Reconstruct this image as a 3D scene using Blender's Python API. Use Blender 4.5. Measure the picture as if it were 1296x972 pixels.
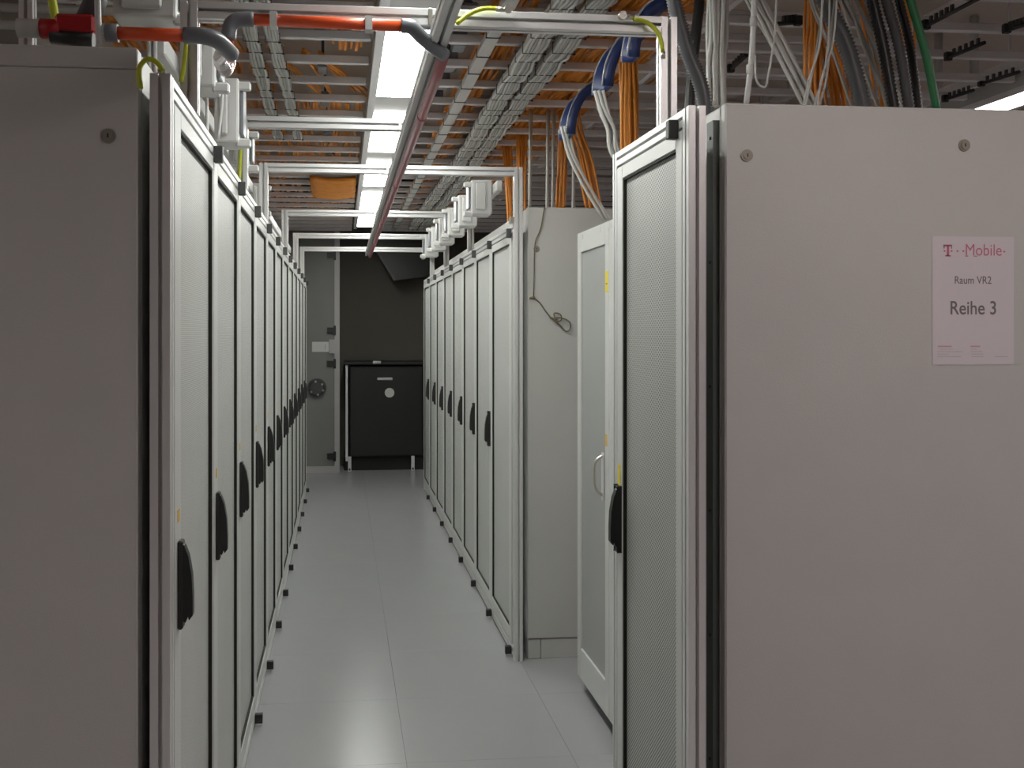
import bpy, bmesh, math, random
from mathutils import Vector, Matrix
random.seed(7)
for o in list(bpy.data.objects):
    bpy.data.objects.remove(o)
scene = bpy.context.scene
COL = scene.collection

# ------------------------------------------------------------------ camera
CAMH, YAW, FPX, PPX, PPY = 1.53, math.radians(5.75), 1220.0, 555.0, 421.0
cam_data = bpy.data.cameras.new('camera')
cam = bpy.data.objects.new('camera', cam_data)
COL.objects.link(cam)
cam.location = (0, 0, CAMH)
cam.rotation_euler = (math.pi / 2, 0, -YAW)
cam_data.sensor_width = 36.0
cam_data.lens = FPX / 1296 * 36
cam_data.shift_x = (648 - PPX) / 1296
cam_data.shift_y = (PPY - 486) / 1296
cam_data.clip_start = 0.05
scene.camera = cam

# ------------------------------------------------------------------ world, exposure, lamp settings
world = bpy.data.worlds.new('room_ambience')
scene.world = world
world.use_nodes = True
world.node_tree.nodes['Background'].inputs[0].default_value = (0.5, 0.48, 0.5, 1)
world.node_tree.nodes['Background'].inputs[1].default_value = 0.0
vs = scene.view_settings
vs.view_transform = 'Standard'
vs.look = 'None'
vs.exposure = 0.0
vs.gamma = 1.0
vs.use_curve_mapping = False
LAMP_AISLE = ((0.98, 1.0, 0.95), 28.0)       # tube lights over the aisle
LAMP_NEXT = ((1.0, 0.88, 0.87), 14.5)       # tube lights of the right aisle, plus the added left fill row
LAMP_FILL = ((1.0, 0.88, 0.85), 19.0)       # added fill lamps, out of view near the camera
LAMP_X = 0.236
LAMP_Y = [3.35 + 1.319 * k for k in range(-1, 5)]
LAMP_LEN = 0.942
LAMP_Z = 2.58


# ------------------------------------------------------------------ helpers
def ray(px, py):
    a, b = (px - PPX) / FPX, (PPY - py) / FPX
    return Vector((math.sin(YAW) + math.cos(YAW) * a, math.cos(YAW) - math.sin(YAW) * a, b))


def atY(px, py, y):
    d = ray(px, py)
    return Vector((0, 0, CAMH)) + d * (y / d.y)


def atX(px, py, x):
    d = ray(px, py)
    return Vector((0, 0, CAMH)) + d * (x / d.x)


def atZ(px, py, z):
    d = ray(px, py)
    return Vector((0, 0, CAMH)) + d * ((z - CAMH) / d.z)


def smooth(pts, n=6):
    pts = [Vector(p) for p in pts]
    if len(pts) < 3:
        return pts
    q = [pts[0] * 2 - pts[1]] + pts + [pts[-1] * 2 - pts[-2]]
    out = []
    for i in range(1, len(q) - 2):
        p0, p1, p2, p3 = q[i - 1:i + 3]
        for k in range(n):
            t = k / n
            out.append(0.5 * ((2 * p1) + (p2 - p0) * t + (2 * p0 - 5 * p1 + 4 * p2 - p3) * t * t
                              + (3 * p1 - p0 - 3 * p2 + p3) * t ** 3))
    out.append(pts[-1])
    return out


class MB:
    """collects shapes; build() links them as one mesh object"""
    def __init__(self):
        self.v, self.f, self.s = [], [], []

    def add(self, vs_, fs, sm=False):
        b = len(self.v)
        self.v += [tuple(p) for p in vs_]
        self.f += [tuple(i + b for i in f) for f in fs]
        self.s += [sm] * len(fs)
        return self

    def box(self, x0, x1, y0, y1, z0, z1):
        p = [(x, y, z) for x in (x0, x1) for y in (y0, y1) for z in (z0, z1)]
        return self.add(p, [(0, 1, 3, 2), (4, 6, 7, 5), (0, 4, 5, 1), (2, 3, 7, 6), (0, 2, 6, 4), (1, 5, 7, 3)])

    def rbox(self, x0, x1, y0, y1, z0, z1, r=0.004, seg=1):
        bm = bmesh.new()
        bmesh.ops.create_cube(bm, size=1)
        for v in bm.verts:
            v.co = Vector(((x0 + x1) / 2 + v.co.x * (x1 - x0), (y0 + y1) / 2 + v.co.y * (y1 - y0),
                           (z0 + z1) / 2 + v.co.z * (z1 - z0)))
        bmesh.ops.bevel(bm, geom=list(bm.edges), offset=r, segments=seg, affect='EDGES', profile=0.5)
        bm.verts.index_update()
        self.add([v.co for v in bm.verts], [[v.index for v in f.verts] for f in bm.faces])
        bm.free()
        return self

    def prism(self, poly, p0, ax, u, w):
        """poly of (a,b) in the u,w plane, swept along the vector ax from p0"""
        p0, ax, u, w = Vector(p0), Vector(ax), Vector(u), Vector(w)
        n = len(poly)
        A = [p0 + u * a + w * b for a, b in poly]
        B = [p + ax for p in A]
        return self.add(A + B, [tuple(range(n)), tuple(range(2 * n - 1, n - 1, -1))]
                        + [(i, (i + 1) % n, n + (i + 1) % n, n + i) for i in range(n)])

    def profile(self, p0, p1, size=0.04, slot=0.0085, depth=0.016):
        """slotted aluminium extrusion from p0 to p1 (centre line)"""
        p0, p1 = Vector(p0), Vector(p1)
        d = p1 - p0
        a = d.normalized()
        u = Vector((0, 0, 1)).cross(a) if abs(a.z) < 0.9 else Vector((1, 0, 0))
        u.normalize()
        w = a.cross(u)
        h, s, c = size / 2, slot / 2, 0.0012
        side = [(-h + c, -h), (-s, -h), (-s, -h + depth), (s, -h + depth), (s, -h), (h - c, -h)]
        poly = []
        for k in range(4):
            co, si = round(math.cos(k * math.pi / 2)), round(math.sin(k * math.pi / 2))
            poly += [(x * co - y * si, x * si + y * co) for x, y in side]
        return self.prism(poly, p0, d, u, w)

    def tube(self, pts, r, n=8, rad=None, caps=True):
        pts = [Vector(p) for p in pts]
        vs_, fs = [], []
        ref = None
        for i, p in enumerate(pts):
            t = (pts[min(i + 1, len(pts) - 1)] - pts[max(i - 1, 0)]).normalized()
            if ref is None:
                ref = Vector((0, 0, 1)) if abs(t.z) < 0.9 else Vector((1, 0, 0))
            u = ref - t * ref.dot(t)
            if u.length < 1e-5:
                u = t.orthogonal()
            u.normalize()
            ref = u
            w = t.cross(u)
            rr = rad[i] if rad else r
            vs_ += [p + (u * math.cos(2 * math.pi * k / n) + w * math.sin(2 * math.pi * k / n)) * rr for k in range(n)]
        for i in range(len(pts) - 1):
            for k in range(n):
                fs.append((i * n + k, i * n + (k + 1) % n, (i + 1) * n + (k + 1) % n, (i + 1) * n + k))
        self.add(vs_, fs, n > 5)
        if caps:
            self.f += [tuple(range(len(self.v) - len(vs_), len(self.v) - len(vs_) + n)),
                       tuple(range(len(self.v) - n, len(self.v)))]
            self.s += [False, False]
        return self

    def ribbed(self, pts, r, pitch=0.007, n=12):
        pts = smooth(pts, 10)
        L = [0]
        for a, b in zip(pts, pts[1:]):
            L.append(L[-1] + (b - a).length)
        m = int(L[-1] / pitch)
        out, rad, j = [], [], 0
        for i in range(m * 2 + 1):
            s = L[-1] * i / (m * 2)
            while j < len(L) - 2 and L[j + 1] < s:
                j += 1
            t = (s - L[j]) / max(L[j + 1] - L[j], 1e-9)
            out.append(pts[j].lerp(pts[j + 1], t))
            rad.append(r if i % 2 else r * 0.78)
        return self.tube(out, r, n, rad)

    def disc(self, c, ax, r, h, n=20, r2=None):
        """cylinder from c along ax with length h"""
        c, a = Vector(c), Vector(ax).normalized()
        return self.tube([c, c + a * h], r, n, [r, r if r2 is None else r2])

    def build(self, name, mat, parent=None, loc=None):
        me = bpy.data.meshes.new(name)
        me.from_pydata(self.v, [], self.f)
        me.polygons.foreach_set('use_smooth', self.s)
        bm = bmesh.new()
        bm.from_mesh(me)
        bmesh.ops.recalc_face_normals(bm, faces=bm.faces)
        bm.to_mesh(me)
        bm.free()
        me.materials.append(mat)
        o = bpy.data.objects.new(name, me)
        COL.objects.link(o)
        if loc:
            o.location = loc
        if parent:
            o.parent = parent
        return o


def tag(o, label=None, cat=None, group=None, kind=None):
    for k, v in (('label', label), ('category', cat), ('group', group), ('kind', kind)):
        if v:
            o[k] = v
    return o


def thing(name, label, cat, loc=(0, 0, 0), group=None):
    o = bpy.data.objects.new(name, None)
    o.empty_display_size = 0.1
    COL.objects.link(o)
    o.location = loc
    return tag(o, label, cat, group)


def copy_tree(o, parent=None):
    c = o.copy()
    COL.objects.link(c)
    c.parent = parent
    for ch in [x for x in o.children]:
        copy_tree(ch, c)
    return c


def shared(src, parent, loc):
    c = src.copy()
    COL.objects.link(c)
    c.parent = parent
    c.location = loc
    return c


# ------------------------------------------------------------------ materials
def mat(name, col, rough=0.5, metal=0.0, var=0.06, scale=6.0, bump=0.0, bscale=200.0, spec=0.5, trans=0.0):
    m = bpy.data.materials.new(name)
    m.use_nodes = True
    nt = m.node_tree
    b = nt.nodes['Principled BSDF']
    tc = nt.nodes.new('ShaderNodeTexCoord')
    nz = nt.nodes.new('ShaderNodeTexNoise')
    nz.inputs['Scale'].default_value = scale
    nz.inputs['Detail'].default_value = 4
    nt.links.new(tc.outputs['Object'], nz.inputs['Vector'])
    mx = nt.nodes.new('ShaderNodeMix')
    mx.data_type = 'RGBA'
    mx.inputs[6].default_value = tuple(c * (1 - var) for c in col) + (1,)
    mx.inputs[7].default_value = tuple(min(1, c * (1 + var)) for c in col) + (1,)
    nt.links.new(nz.outputs['Fac'], mx.inputs[0])
    nt.links.new(mx.outputs[2], b.inputs['Base Color'])
    b.inputs['Roughness'].default_value = rough
    b.inputs['Metallic'].default_value = metal
    b.inputs['Specular IOR Level'].default_value = spec
    b.inputs['Transmission Weight'].default_value = trans
    if bump:
        n2 = nt.nodes.new('ShaderNodeTexNoise')
        n2.inputs['Scale'].default_value = bscale
        nt.links.new(tc.outputs['Object'], n2.inputs['Vector'])
        bp = nt.nodes.new('ShaderNodeBump')
        bp.inputs['Strength'].default_value = bump
        bp.inputs['Distance'].default_value = 0.002
        nt.links.new(n2.outputs['Fac'], bp.inputs['Height'])
        nt.links.new(bp.outputs['Normal'], b.inputs['Normal'])
    return m


def perforated(name, col, hole, k=700.0, lim=0.75):
    """sheet metal with a staggered pattern of small round holes"""
    m = mat(name, col, 0.45, 0.1)
    nt = m.node_tree
    b = nt.nodes['Principled BSDF']
    tc = [n for n in nt.nodes if n.type == 'TEX_COORD'][0]
    sep = nt.nodes.new('ShaderNodeSeparateXYZ')
    nt.links.new(tc.outputs['Object'], sep.inputs[0])

    def mth(op, a, bb):
        n = nt.nodes.new('ShaderNodeMath')
        n.operation = op
        for i, x in enumerate((a, bb)):
            if x is None:
                continue
            if isinstance(x, (int, float)):
                n.inputs[i].default_value = x
            else:
                nt.links.new(x, n.inputs[i])
        return n.outputs[0]
    cy = mth('COSINE', mth('MULTIPLY', sep.outputs['Y'], k), None)
    cz = mth('COSINE', mth('MULTIPLY', sep.outputs['Z'], k), None)
    f = mth('MULTIPLY', cy, cz)
    mr = nt.nodes.new('ShaderNodeMapRange')
    mr.inputs['From Min'].default_value = lim - 0.3
    mr.inputs['From Max'].default_value = lim
    nt.links.new(f, mr.inputs['Value'])
    mx = nt.nodes.new('ShaderNodeMix')
    mx.data_type = 'RGBA'
    old = b.inputs['Base Color'].links[0].from_socket
    nt.links.new(old, mx.inputs[6])
    mx.inputs[7].default_value = hole + (1,)
    nt.links.new(mr.outputs['Result'], mx.inputs[0])
    nt.links.new(mx.outputs[2], b.inputs['Base Color'])
    return m


def emit(name, col, strength):
    m = bpy.data.materials.new(name)
    m.use_nodes = True
    nt = m.node_tree
    nt.nodes.clear()
    e = nt.nodes.new('ShaderNodeEmission')
    e.inputs[0].default_value = col + (1,)
    e.inputs[1].default_value = strength
    o = nt.nodes.new('ShaderNodeOutputMaterial')
    nt.links.new(e.outputs[0], o.inputs[0])
    return m


M = {
    'rack': mat('rack_grey_paint', (0.56, 0.555, 0.53), 0.42, bump=0.25, bscale=350, var=0.04),
    'door': mat('door_grey_paint', (0.60, 0.61, 0.59), 0.38, var=0.03),
    'alu': mat('anodised_aluminium', (0.72, 0.72, 0.71), 0.36, 0.35, var=0.03),
    'mesh': perforated('perforated_sheet', (0.64, 0.65, 0.625), (0.05, 0.05, 0.045), 700.0, 0.62),
    'mesh_shaded': perforated('shaded_perforated_sheet', (0.60, 0.61, 0.585), (0.02, 0.02, 0.018), 560.0, 0.30),  # same sheet; shade seen face-on put into larger, blacker holes
    'mesh2': perforated('fine_perforated_sheet', (0.42, 0.43, 0.42), (0.12, 0.12, 0.12), 1500.0),
    'gasket': mat('black_rubber', (0.012, 0.013, 0.008), 0.7),
    'black': mat('black_plastic', (0.018, 0.018, 0.017), 0.4),
    'charcoal': mat('charcoal_plastic', (0.06, 0.06, 0.06), 0.5),
    'tile': mat('floor_tile_laminate', (0.35, 0.35, 0.363), 0.25, var=0.03, scale=3, bump=0.03, bscale=300, spec=0.85),
    'joint': mat('floor_joint', (0.20, 0.20, 0.20), 0.6),
    'ceil': mat('ceiling_paint', (0.62, 0.54, 0.47), 0.9, var=0.12, scale=2),
    'wall': mat('wall_paint', (0.30, 0.27, 0.24), 0.85, var=0.06, scale=2),
    'walldark': mat('dark_wall_paint', (0.115, 0.106, 0.09), 0.85, var=0.08, scale=2),
    'doorwall': mat('grey_door_paint', (0.20, 0.20, 0.19), 0.6, var=0.04),
    'white': mat('white_plastic', (0.60, 0.60, 0.585), 0.4),
    'rung': mat('galvanised_steel', (0.74, 0.72, 0.73), 0.42, 0.15, var=0.08, scale=20),
    'greycable': mat('grey_cable_sheath', (0.52, 0.52, 0.49), 0.5, var=0.12, scale=14),
    'greycable2': mat('pale_grey_cable_sheath', (0.62, 0.62, 0.59), 0.5, var=0.1, scale=14),
    'orange': mat('orange_fibre_sheath', (0.74, 0.275, 0.035), 0.5, var=0.3, scale=18),
    'tie': mat('black_cable_tie', (0.03, 0.03, 0.025), 0.5),
    'pipe': mat('orange_red_pipe', (0.80, 0.10, 0.025), 0.35),
    'pipe_shaded': mat('shaded_pipe', (0.42, 0.14, 0.16), 0.3),  # shade on the orange pipe's long run put into a duller red
    'pipe_grey': mat('grey_pvc', (0.19, 0.20, 0.22), 0.32),
    'hose_grey': mat('dark_grey_hose', (0.085, 0.088, 0.092), 0.4),
    'red': mat('red_plastic', (0.45, 0.01, 0.015), 0.4),
    'yellowgreen': mat('earth_cable_sheath', (0.55, 0.60, 0.03), 0.4),
    'metal': mat('nickel_metal', (0.62, 0.60, 0.54), 0.3, 0.9),
    'lock': mat('dull_lock_metal', (0.30, 0.28, 0.23), 0.5, 0.3),
    'strip': mat('dark_green_grey_steel', (0.10, 0.115, 0.105), 0.5),
    'blue': mat('blue_plastic', (0.02, 0.038, 0.14), 0.35),
    'green': mat('green_cable_sheath', (0.02, 0.17, 0.06), 0.45),
    'clear': mat('clear_plastic', (0.85, 0.85, 0.85), 0.1, trans=0.7),
    'paper': mat('white_paper', (0.68, 0.63, 0.65), 0.7, var=0.02),
    'magenta': mat('magenta_print', (0.55, 0.17, 0.25), 0.7),
    'ink': mat('grey_print', (0.17, 0.155, 0.165), 0.7),
    'inkred': mat('faded_red_print', (0.58, 0.36, 0.38), 0.7),
    'inkgrey': mat('faded_grey_print', (0.52, 0.48, 0.49), 0.7),
    'yellow': mat('yellow_sticker', (0.75, 0.62, 0.04), 0.5),
    'amber': mat('amber_sticker', (0.70, 0.45, 0.06), 0.5),
    'string': mat('brown_string', (0.20, 0.17, 0.11), 0.8),
    'steel': mat('brushed_steel', (0.45, 0.44, 0.42), 0.35, 0.8),
    'lampbody': mat('lamp_housing_paint', (0.42, 0.41, 0.40), 0.5),
    'lamp': emit('lamp_diffuser_glow', LAMP_AISLE[0], LAMP_AISLE[1]),
    'lamp_next': emit('neighbour_lamp_glow', LAMP_NEXT[0], LAMP_NEXT[1]),
    'lamp_fill': emit('fill_lamp_glow', LAMP_FILL[0], LAMP_FILL[1]),
}

# ------------------------------------------------------------------ setting
XL, XR, YF, YB, ZC = -4.2, 5.6, -6.5, 11.15, 3.25
floor = tag(MB().box(XL, XR, YF, YB, -0.06, -0.004).build('floor', M['joint']), kind='structure')
proto_tile = None
for ix in range(-2, 4):
    for iy in range(-4, 13):
        x0, y0 = -0.37 + 0.6 * ix, 3.42 + 0.6 * iy
        y1 = min(y0 + 0.6, YB)
        if proto_tile is None:
            proto_tile = MB().rbox(0.0004, 0.5996, 0.0004, 0.5996, -0.02, 0.0, 0.0006).build('floor_tile', M['tile'], floor)
            proto_tile.location = (x0, y0, 0)
        elif y0 + 0.6 <= YB + 0.01:
            shared(proto_tile, floor, (x0, y0, 0))
        else:
            MB().rbox(0.001, 0.599, 0.001, y1 - y0, -0.02, 0.0, 0.0015).build('floor_tile', M['tile'], floor, (x0, y0, 0))
tag(MB().box(XL, -1.57, YF, YB, -0.02, 0).build('floor_edge', M['tile'], floor), kind='stuff')
tag(MB().box(2.03, XR, YF, YB, -0.02, 0).build('floor_edge', M['tile'], floor), kind='stuff')
tag(MB().box(-1.57, 2.03, YF, 1.02, -0.02, 0).build('floor_edge', M['tile'], floor), kind='stuff')
tag(MB().box(XL, XR, YF, YB, ZC, ZC + 0.1).build('ceiling', M['ceil']), kind='structure')
tag(MB().box(XL, XR, YB, YB + 0.1, 0, ZC).build('wall_back', M['walldark']), kind='structure')
tag(MB().box(XL, XR, YF - 0.1, YF, 0, ZC).build('wall_front', M['wall']), kind='structure')
tag(MB().box(XL - 0.1, XL, YF, YB, 0, ZC).build('wall_left', M['wall']), kind='structure')
tag(MB().box(XR, XR + 0.1, YF, YB, 0, ZC).build('wall_right', M['wall']), kind='structure')

# grey door set in a partition at the end of the aisle
DY = 10.6
door = tag(bpy.data.objects.new('door_1', None), 'grey steel door with black hinges at the end of the aisle', kind='structure')
COL.objects.link(door)
door.location = (0, DY, 0)
MB().box(-1.35, -0.075, 0, 0.06, 0.07, 2.75).build('door_leaf', M['doorwall'], door)
MB().box(-0.075, -0.02, -0.02, 0.08, 0, 2.75).build('door_frame', M['lampbody'], door)
MB().box(-1.35, -0.075, -0.01, 0.07, 0, 0.07).build('threshold', M['lampbody'], door)
for py in (323, 418, 460, 577):
    p = atY(419, py, DY)
    h = MB().box(-0.155, -0.06, -0.025, 0, p.z - 0.03, p.z + 0.03).box(-0.085, -0.06, -0.03, 0, p.z - 0.055, p.z + 0.05)
    h.build('hinge', M['black'], door)
p = atY(401, 491, DY)
k = MB().disc((p.x, 0, p.z), (0, -1, 0), 0.105, 0.03, 28).disc((p.x, -0.03, p.z), (0, -1, 0), 0.085, 0.012, 28, 0.07).build('round_lock_cover', M['charcoal'], door)
for a in (35, 100, 215, 280, 340):
    MB().disc((p.x + 0.072 * math.cos(math.radians(a)), -0.03, p.z + 0.072 * math.sin(math.radians(a))), (0, -1, 0), 0.012, 0.016, 8).build('screw', M['steel'], k)
p = atY(409, 439, DY)
lp = MB().box(p.x - 0.12, p.x + 0.06, -0.008, 0, p.z - 0.055, p.z + 0.055).build('label_plate', M['white'], door)
MB().box(p.x + 0.065, p.x + 0.15, -0.03, 0, p.z - 0.07, p.z + 0.08).build('door_closer_block', M['lampbody'], door)
MB().box(p.x + 0.02, p.x + 0.024, -0.0095, -0.008, p.z - 0.035, p.z + 0.03).build('print_mark', M['ink'], lp)

# ------------------------------------------------------------------ server racks
LX, LY0, W = -0.335, 1.985, 0.606         # left row: door plane, first boundary, pitch
RX, RY0 = 0.80, 4.507                     # far right row
NX, NY0, NY1 = 0.775, 2.135, 2.665        # near right rack
FT = 2.04                                 # top of the aluminium frames
DZ0, DZ1 = 0.06, 1.994


def handle_mb(s, y, base):
    """lever handle, s=+1 faces +x; base True gives the plate, False the lever"""
    m = MB()
    if base:
        m.rbox(0, s * 0.011, y - 0.016, y + 0.016, 0.92, 1.102, 0.003)
    else:
        prof = [(0.014, 1.096), (0.022, 1.092), (0.034, 1.07), (0.044, 1.03), (0.047, 0.985), (0.047, 0.948),
                (0.036, 0.938), (0.033, 0.946), (0.026, 0.934), (0.014, 0.938)]
        m.prism([(s * (0.008 + (a - 0.014) * 0.68), b) for a, b in prof], (0, y - 0.012, 0), (0, 0.024, 0), (1, 0, 0), (0, 0, 1))
    return m


def make_door(root, s, y0, y1, near_w, far_w, handle_y, x=0.0, panel='mesh', sticker=None):
    """door leaf in local coordinates, face at x, s=+1 facing +x"""
    t = 0.024
    a, b = sorted((x, x - s * t))
    ya, yb, za, zb = y0 + near_w, y1 - far_w, DZ0 + 0.06, 1.957
    d = MB()
    g = 0.004
    d.rbox(a, b, y0 + g, ya, DZ0, DZ1, 0.002).rbox(a, b, yb, y1 - g, DZ0, DZ1, 0.002)
    d.rbox(a, b, ya, yb, zb, DZ1, 0.002).rbox(a, b, ya, yb, DZ0, za, 0.002)
    door_ = d.build('door', M['door'], root)
    pa, pb = sorted((x - s * 0.012, x - s * 0.0145))
    MB().box(pa, pb, ya, yb, za, zb).build('mesh_panel' if panel != 'door' else 'solid_panel', M[panel], door_)
    ga, gb = sorted((x - s * 0.003, x - s * 0.012))
    q = 0.004
    gk = MB().box(ga, gb, ya, ya + q, za, zb).box(ga, gb, yb - q, yb, za, zb).box(ga, gb, ya + q, yb - q, zb - q, zb).box(ga, gb, ya + q, yb - q, za, za + q)
    gk.build('gasket', M['gasket'], door_)
    if handle_y is not None:
        h = MB()
        for part in (True, False):
            k = handle_mb(s, handle_y, part)
            h.add([(vx + x, vy, vz) for vx, vy, vz in k.v], k.f)
        h.build('handle', M['black'], door_)
    if sticker:
        yy, z0, z1, m_ = sticker
        sa, sb = sorted((x, x + s * 0.001))
        MB().box(sa, sb, yy - 0.012, yy + 0.012, z0, z1).build('sticker', M[m_], door_)
    return door_


def make_body(root, s, x0, depth, y0, y1, top, plinth=0.09):
    a, b = sorted((x0, x0 - s * depth))
    MB().rbox(a, b, y0 + 0.002, y1 - 0.002, plinth, top, 0.006).build('body', M['rack'], root)
    a, b = sorted((x0 - s * 0.01, x0 - s * (depth - 0.01)))
    MB().box(a, b, y0 + 0.004, y1 - 0.004, 0, plinth - 0.002).build('plinth', M['rack'], root)


ORD = ['first', 'second', 'third', 'fourth', 'fifth', 'sixth', 'seventh', 'eighth', 'ninth', 'tenth', 'eleventh', 'twelfth']


def lock_screw(root, x, y, z):
    r = MB().disc((x, y, z), (0, -1, 0), 0.0145, 0.003, 20).disc((x, y - 0.003, z), (0, -1, 0), 0.0095, 0.003, 16).build('panel_lock', M['lock'], root)
    MB().box(x - 0.0015, x + 0.0015, y - 0.0065, y - 0.006, z - 0.004, z + 0.004).build('slot', M['black'], r)


# left row
proto = None
for i in range(12):
    lab = f'light grey server rack with mesh door, {ORD[i]} from the camera in the left row'
    loc = (LX, LY0 + W * i, 0)
    if proto is None:
        r = proto = thing('server_rack', lab, 'server rack', loc, 'server racks of the left row')
        make_body(r, 1, -0.065, 0.80, 0, W, 2.092)
        make_door(r, 1, 0, W, 0.082, 0.014, 0.05, sticker=(0.05, 1.14, 1.165, 'amber'))
    else:
        r = copy_tree(proto)
        r.location = loc
        tag(r, lab)
first = proto
# end panel of the first left rack
pL = MB().rbox(-0.87, -0.065, -0.034, 0.002, 0.02, 2.05, 0.003).rbox(-0.87, -0.065, -0.036, 0.002, 2.0505, 2.092, 0.003).build('side_panel', M['rack'], first)
p = atY(137, 172, LY0 - 0.036)
lock_screw(first, p.x - LX, -0.034, p.z)

# far right row
proto = blank = None
for i in range(8):
    loc = (RX, RY0 + W * i, 0)
    if i == 0:
        r = thing('server_rack', 'light grey server rack without a handle, nearest end of the far right row', 'server rack', loc, 'server racks of the far right row')
        make_body(r, -1, 0.07, 0.80, 0, W, 2.118)
        make_door(r, -1, 0, W, 0.06, 0.014, None, panel='mesh')
        blank = r
    else:
        lab = f'light grey server rack with black handle, {ORD[i]} from the camera in the far right row'
        if proto is None:
            r = proto = thing('server_rack', lab, 'server rack', loc, 'server racks of the far right row')
            make_body(r, -1, 0.07, 0.80, 0, W, 2.118)
            make_door(r, -1, 0, W, 0.082, 0.014, 0.05, panel='mesh')
        else:
            r = copy_tree(proto)
            r.location = loc
            tag(r, lab)
sp = MB().rbox(0.068, 0.87, -0.057, 0.0, 0.095, 2.118, 0.004).build('side_panel', M['rack'], blank)
p0_ = MB().rbox(0.072, 0.13, -0.05, 0.0, 0, 0.09, 0.002).rbox(0.132, 0.86, -0.052, 0.0, 0, 0.09, 0.002).build('plinth', M['rack'], blank)
p = atY(679, 315, RY0 - 0.057)
lock_screw(blank, p.x - RX, -0.057, p.z)

# near right rack
r = thing('server_rack', 'large light grey server rack in the right foreground with a paper sign', 'server rack', (NX, NY0, 0), 'server racks of the near right row')
wN = NY1 - NY0
make_body(r, -1, 0.128, 1.25, 0.09, wN + 0.02, 2.074)
make_door(r, -1, 0, wN, 0.045, 0.055, wN - 0.035, panel='mesh_shaded', sticker=(wN - 0.028, 1.09, 1.16, 'yellow'))
MB().rbox(0.128, 1.40, 0.065, 0.092, 0.02, 2.074, 0.004).build('side_panel', M['rack'], r)
MB().box(0.112, 0.130, 0.10, 0.14, 0.05, 2.04).build('mounting_strip', M['strip'], r)
for z in [0.2 + 0.3 * k for k in range(7)]:
    MB().disc((0.112, 0.118, z), (-1, 0, 0), 0.004, 0.003, 8).build('rivet', M['black'], r)
for px, py in ((945, 197), (1220, 184)):
    p = atY(px, py, 2.2)
    lock_screw(r, p.x - NX, 0.065, p.z)

# set-back grey racks between the two right rows
GX = 1.01


def setback(y0, y1, label, detail):
    r = thing('server_rack', label, 'server rack', (GX, y0, 0), 'grey racks set back from the aisle')
    w = y1 - y0
    MB().rbox(0.03, 0.78, 0.002, w - 0.002, 0.07, 1.95, 0.005).build('body', M['rack'], r)
    MB().box(0.05, 0.76, 0.01, w - 0.01, 0, 0.07).build('plinth', M['charcoal'], r)
    d = MB()
    ya, yb, za, zb = 0.13, w - 0.06, 0.19, 1.87
    d.rbox(0, 0.03, 0.075, ya, 0.06, 1.955, 0.002).rbox(0, 0.03, yb, w - 0.003, 0.06, 1.955, 0.002)
    d.rbox(0, 0.03, ya, yb, zb, 1.955, 0.002).rbox(0, 0.03, ya, yb, 0.06, za, 0.002)
    d.rbox(0, 0.03, 0.003, 0.07, 0.06, 1.955, 0.002)
    dd = d.build('door', M['door'], r)
    MB().box(0.008, 0.012, ya, yb, za, zb).build('mesh_panel', M['mesh2'], dd)
    MB().box(0.012, 0.03, 0.07, 0.075, 0.07, 1.88).build('edge_seal', M['string'], dd)
    if detail:
        pts = [(-0.001, 0.155, 1.055), (-0.03, 0.155, 1.03), (-0.034, 0.155, 0.98), (-0.03, 0.155, 0.925), (-0.001, 0.155, 0.9)]
        MB().tube(smooth(pts, 5), 0.006, 8).build('handle', M['metal'], dd)
        MB().box(-0.004, 0, 0.14, 0.17, 0.88, 1.065).build('handle_plate', M['rung'], dd)
        MB().box(-0.001, 0, 0.085, 0.125, 1.685, 1.765).build('sticker', M['yellow'], dd)
        MB().box(-0.0012, -0.001, 0.095, 0.115, 1.715, 1.72).build('print_mark', M['ink'], dd)
        MB().box(-0.001, 0, 0.1, 0.125, 1.095, 1.14).build('sticker', M['amber'], dd)
        for y in (0.04, 0.19, 0.47):
            MB().box(-0.001, 0, y, y + 0.05, 1.925, 1.945).build('name_label', M['white'], dd)
    return r


setback(3.50, 4.07, 'grey rack with silver handle and yellow stickers, set back beside the white end panel', True)
setback(2.91, 3.495, 'grey rack set back right behind the near right mesh door', False)

# ------------------------------------------------------------------ aluminium door frames
def frame(label, s, x, y0, y1, bounds, post_far=True):
    """x is the aisle face of the frame; the profile sits behind it"""
    r = thing('aluminium_door_frame', label, 'frame', (x, y0, 0), 'aluminium frames in front of the racks')
    c = -s * 0.02
    MB().profile((c, 0.02, 0), (c, 0.02, FT)).build('post', M['alu'], r)
    if post_far:
        MB().profile((c, y1 - y0 - 0.02, 0), (c, y1 - y0 - 0.02, FT)).build('post', M['alu'], r)
    e = y1 - y0 - (0.04 if post_far else 0)
    MB().profile((c, 0.04, FT - 0.02), (c, e, FT - 0.02)).build('top_rail', M['alu'], r)
    MB().profile((c, 0.04, 0.034), (c, e, 0.034)).build('bottom_rail', M['alu'], r)
    clip = foot = None
    for b in bounds:
        a0, a1 = sorted((0.0005 * s, s * 0.024))
        if clip is None:
            clip = MB().rbox(a0, a1, -0.011, 0.011, 1.978, 2.022, 0.002).build('hinge_clip', M['charcoal'], r, (0, b - y0, 0))
            a0, a1 = sorted((0.0005 * s, s * 0.03))
            foot = MB().rbox(a0, a1, -0.012, 0.012, 0.012, 0.048, 0.002).build('hinge_clip', M['black'], r, (0, b - y0, 0))
        else:
            shared(clip, r, (0, b - y0, 0))
            shared(foot, r, (0, b - y0, 0))
    return r


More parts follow.
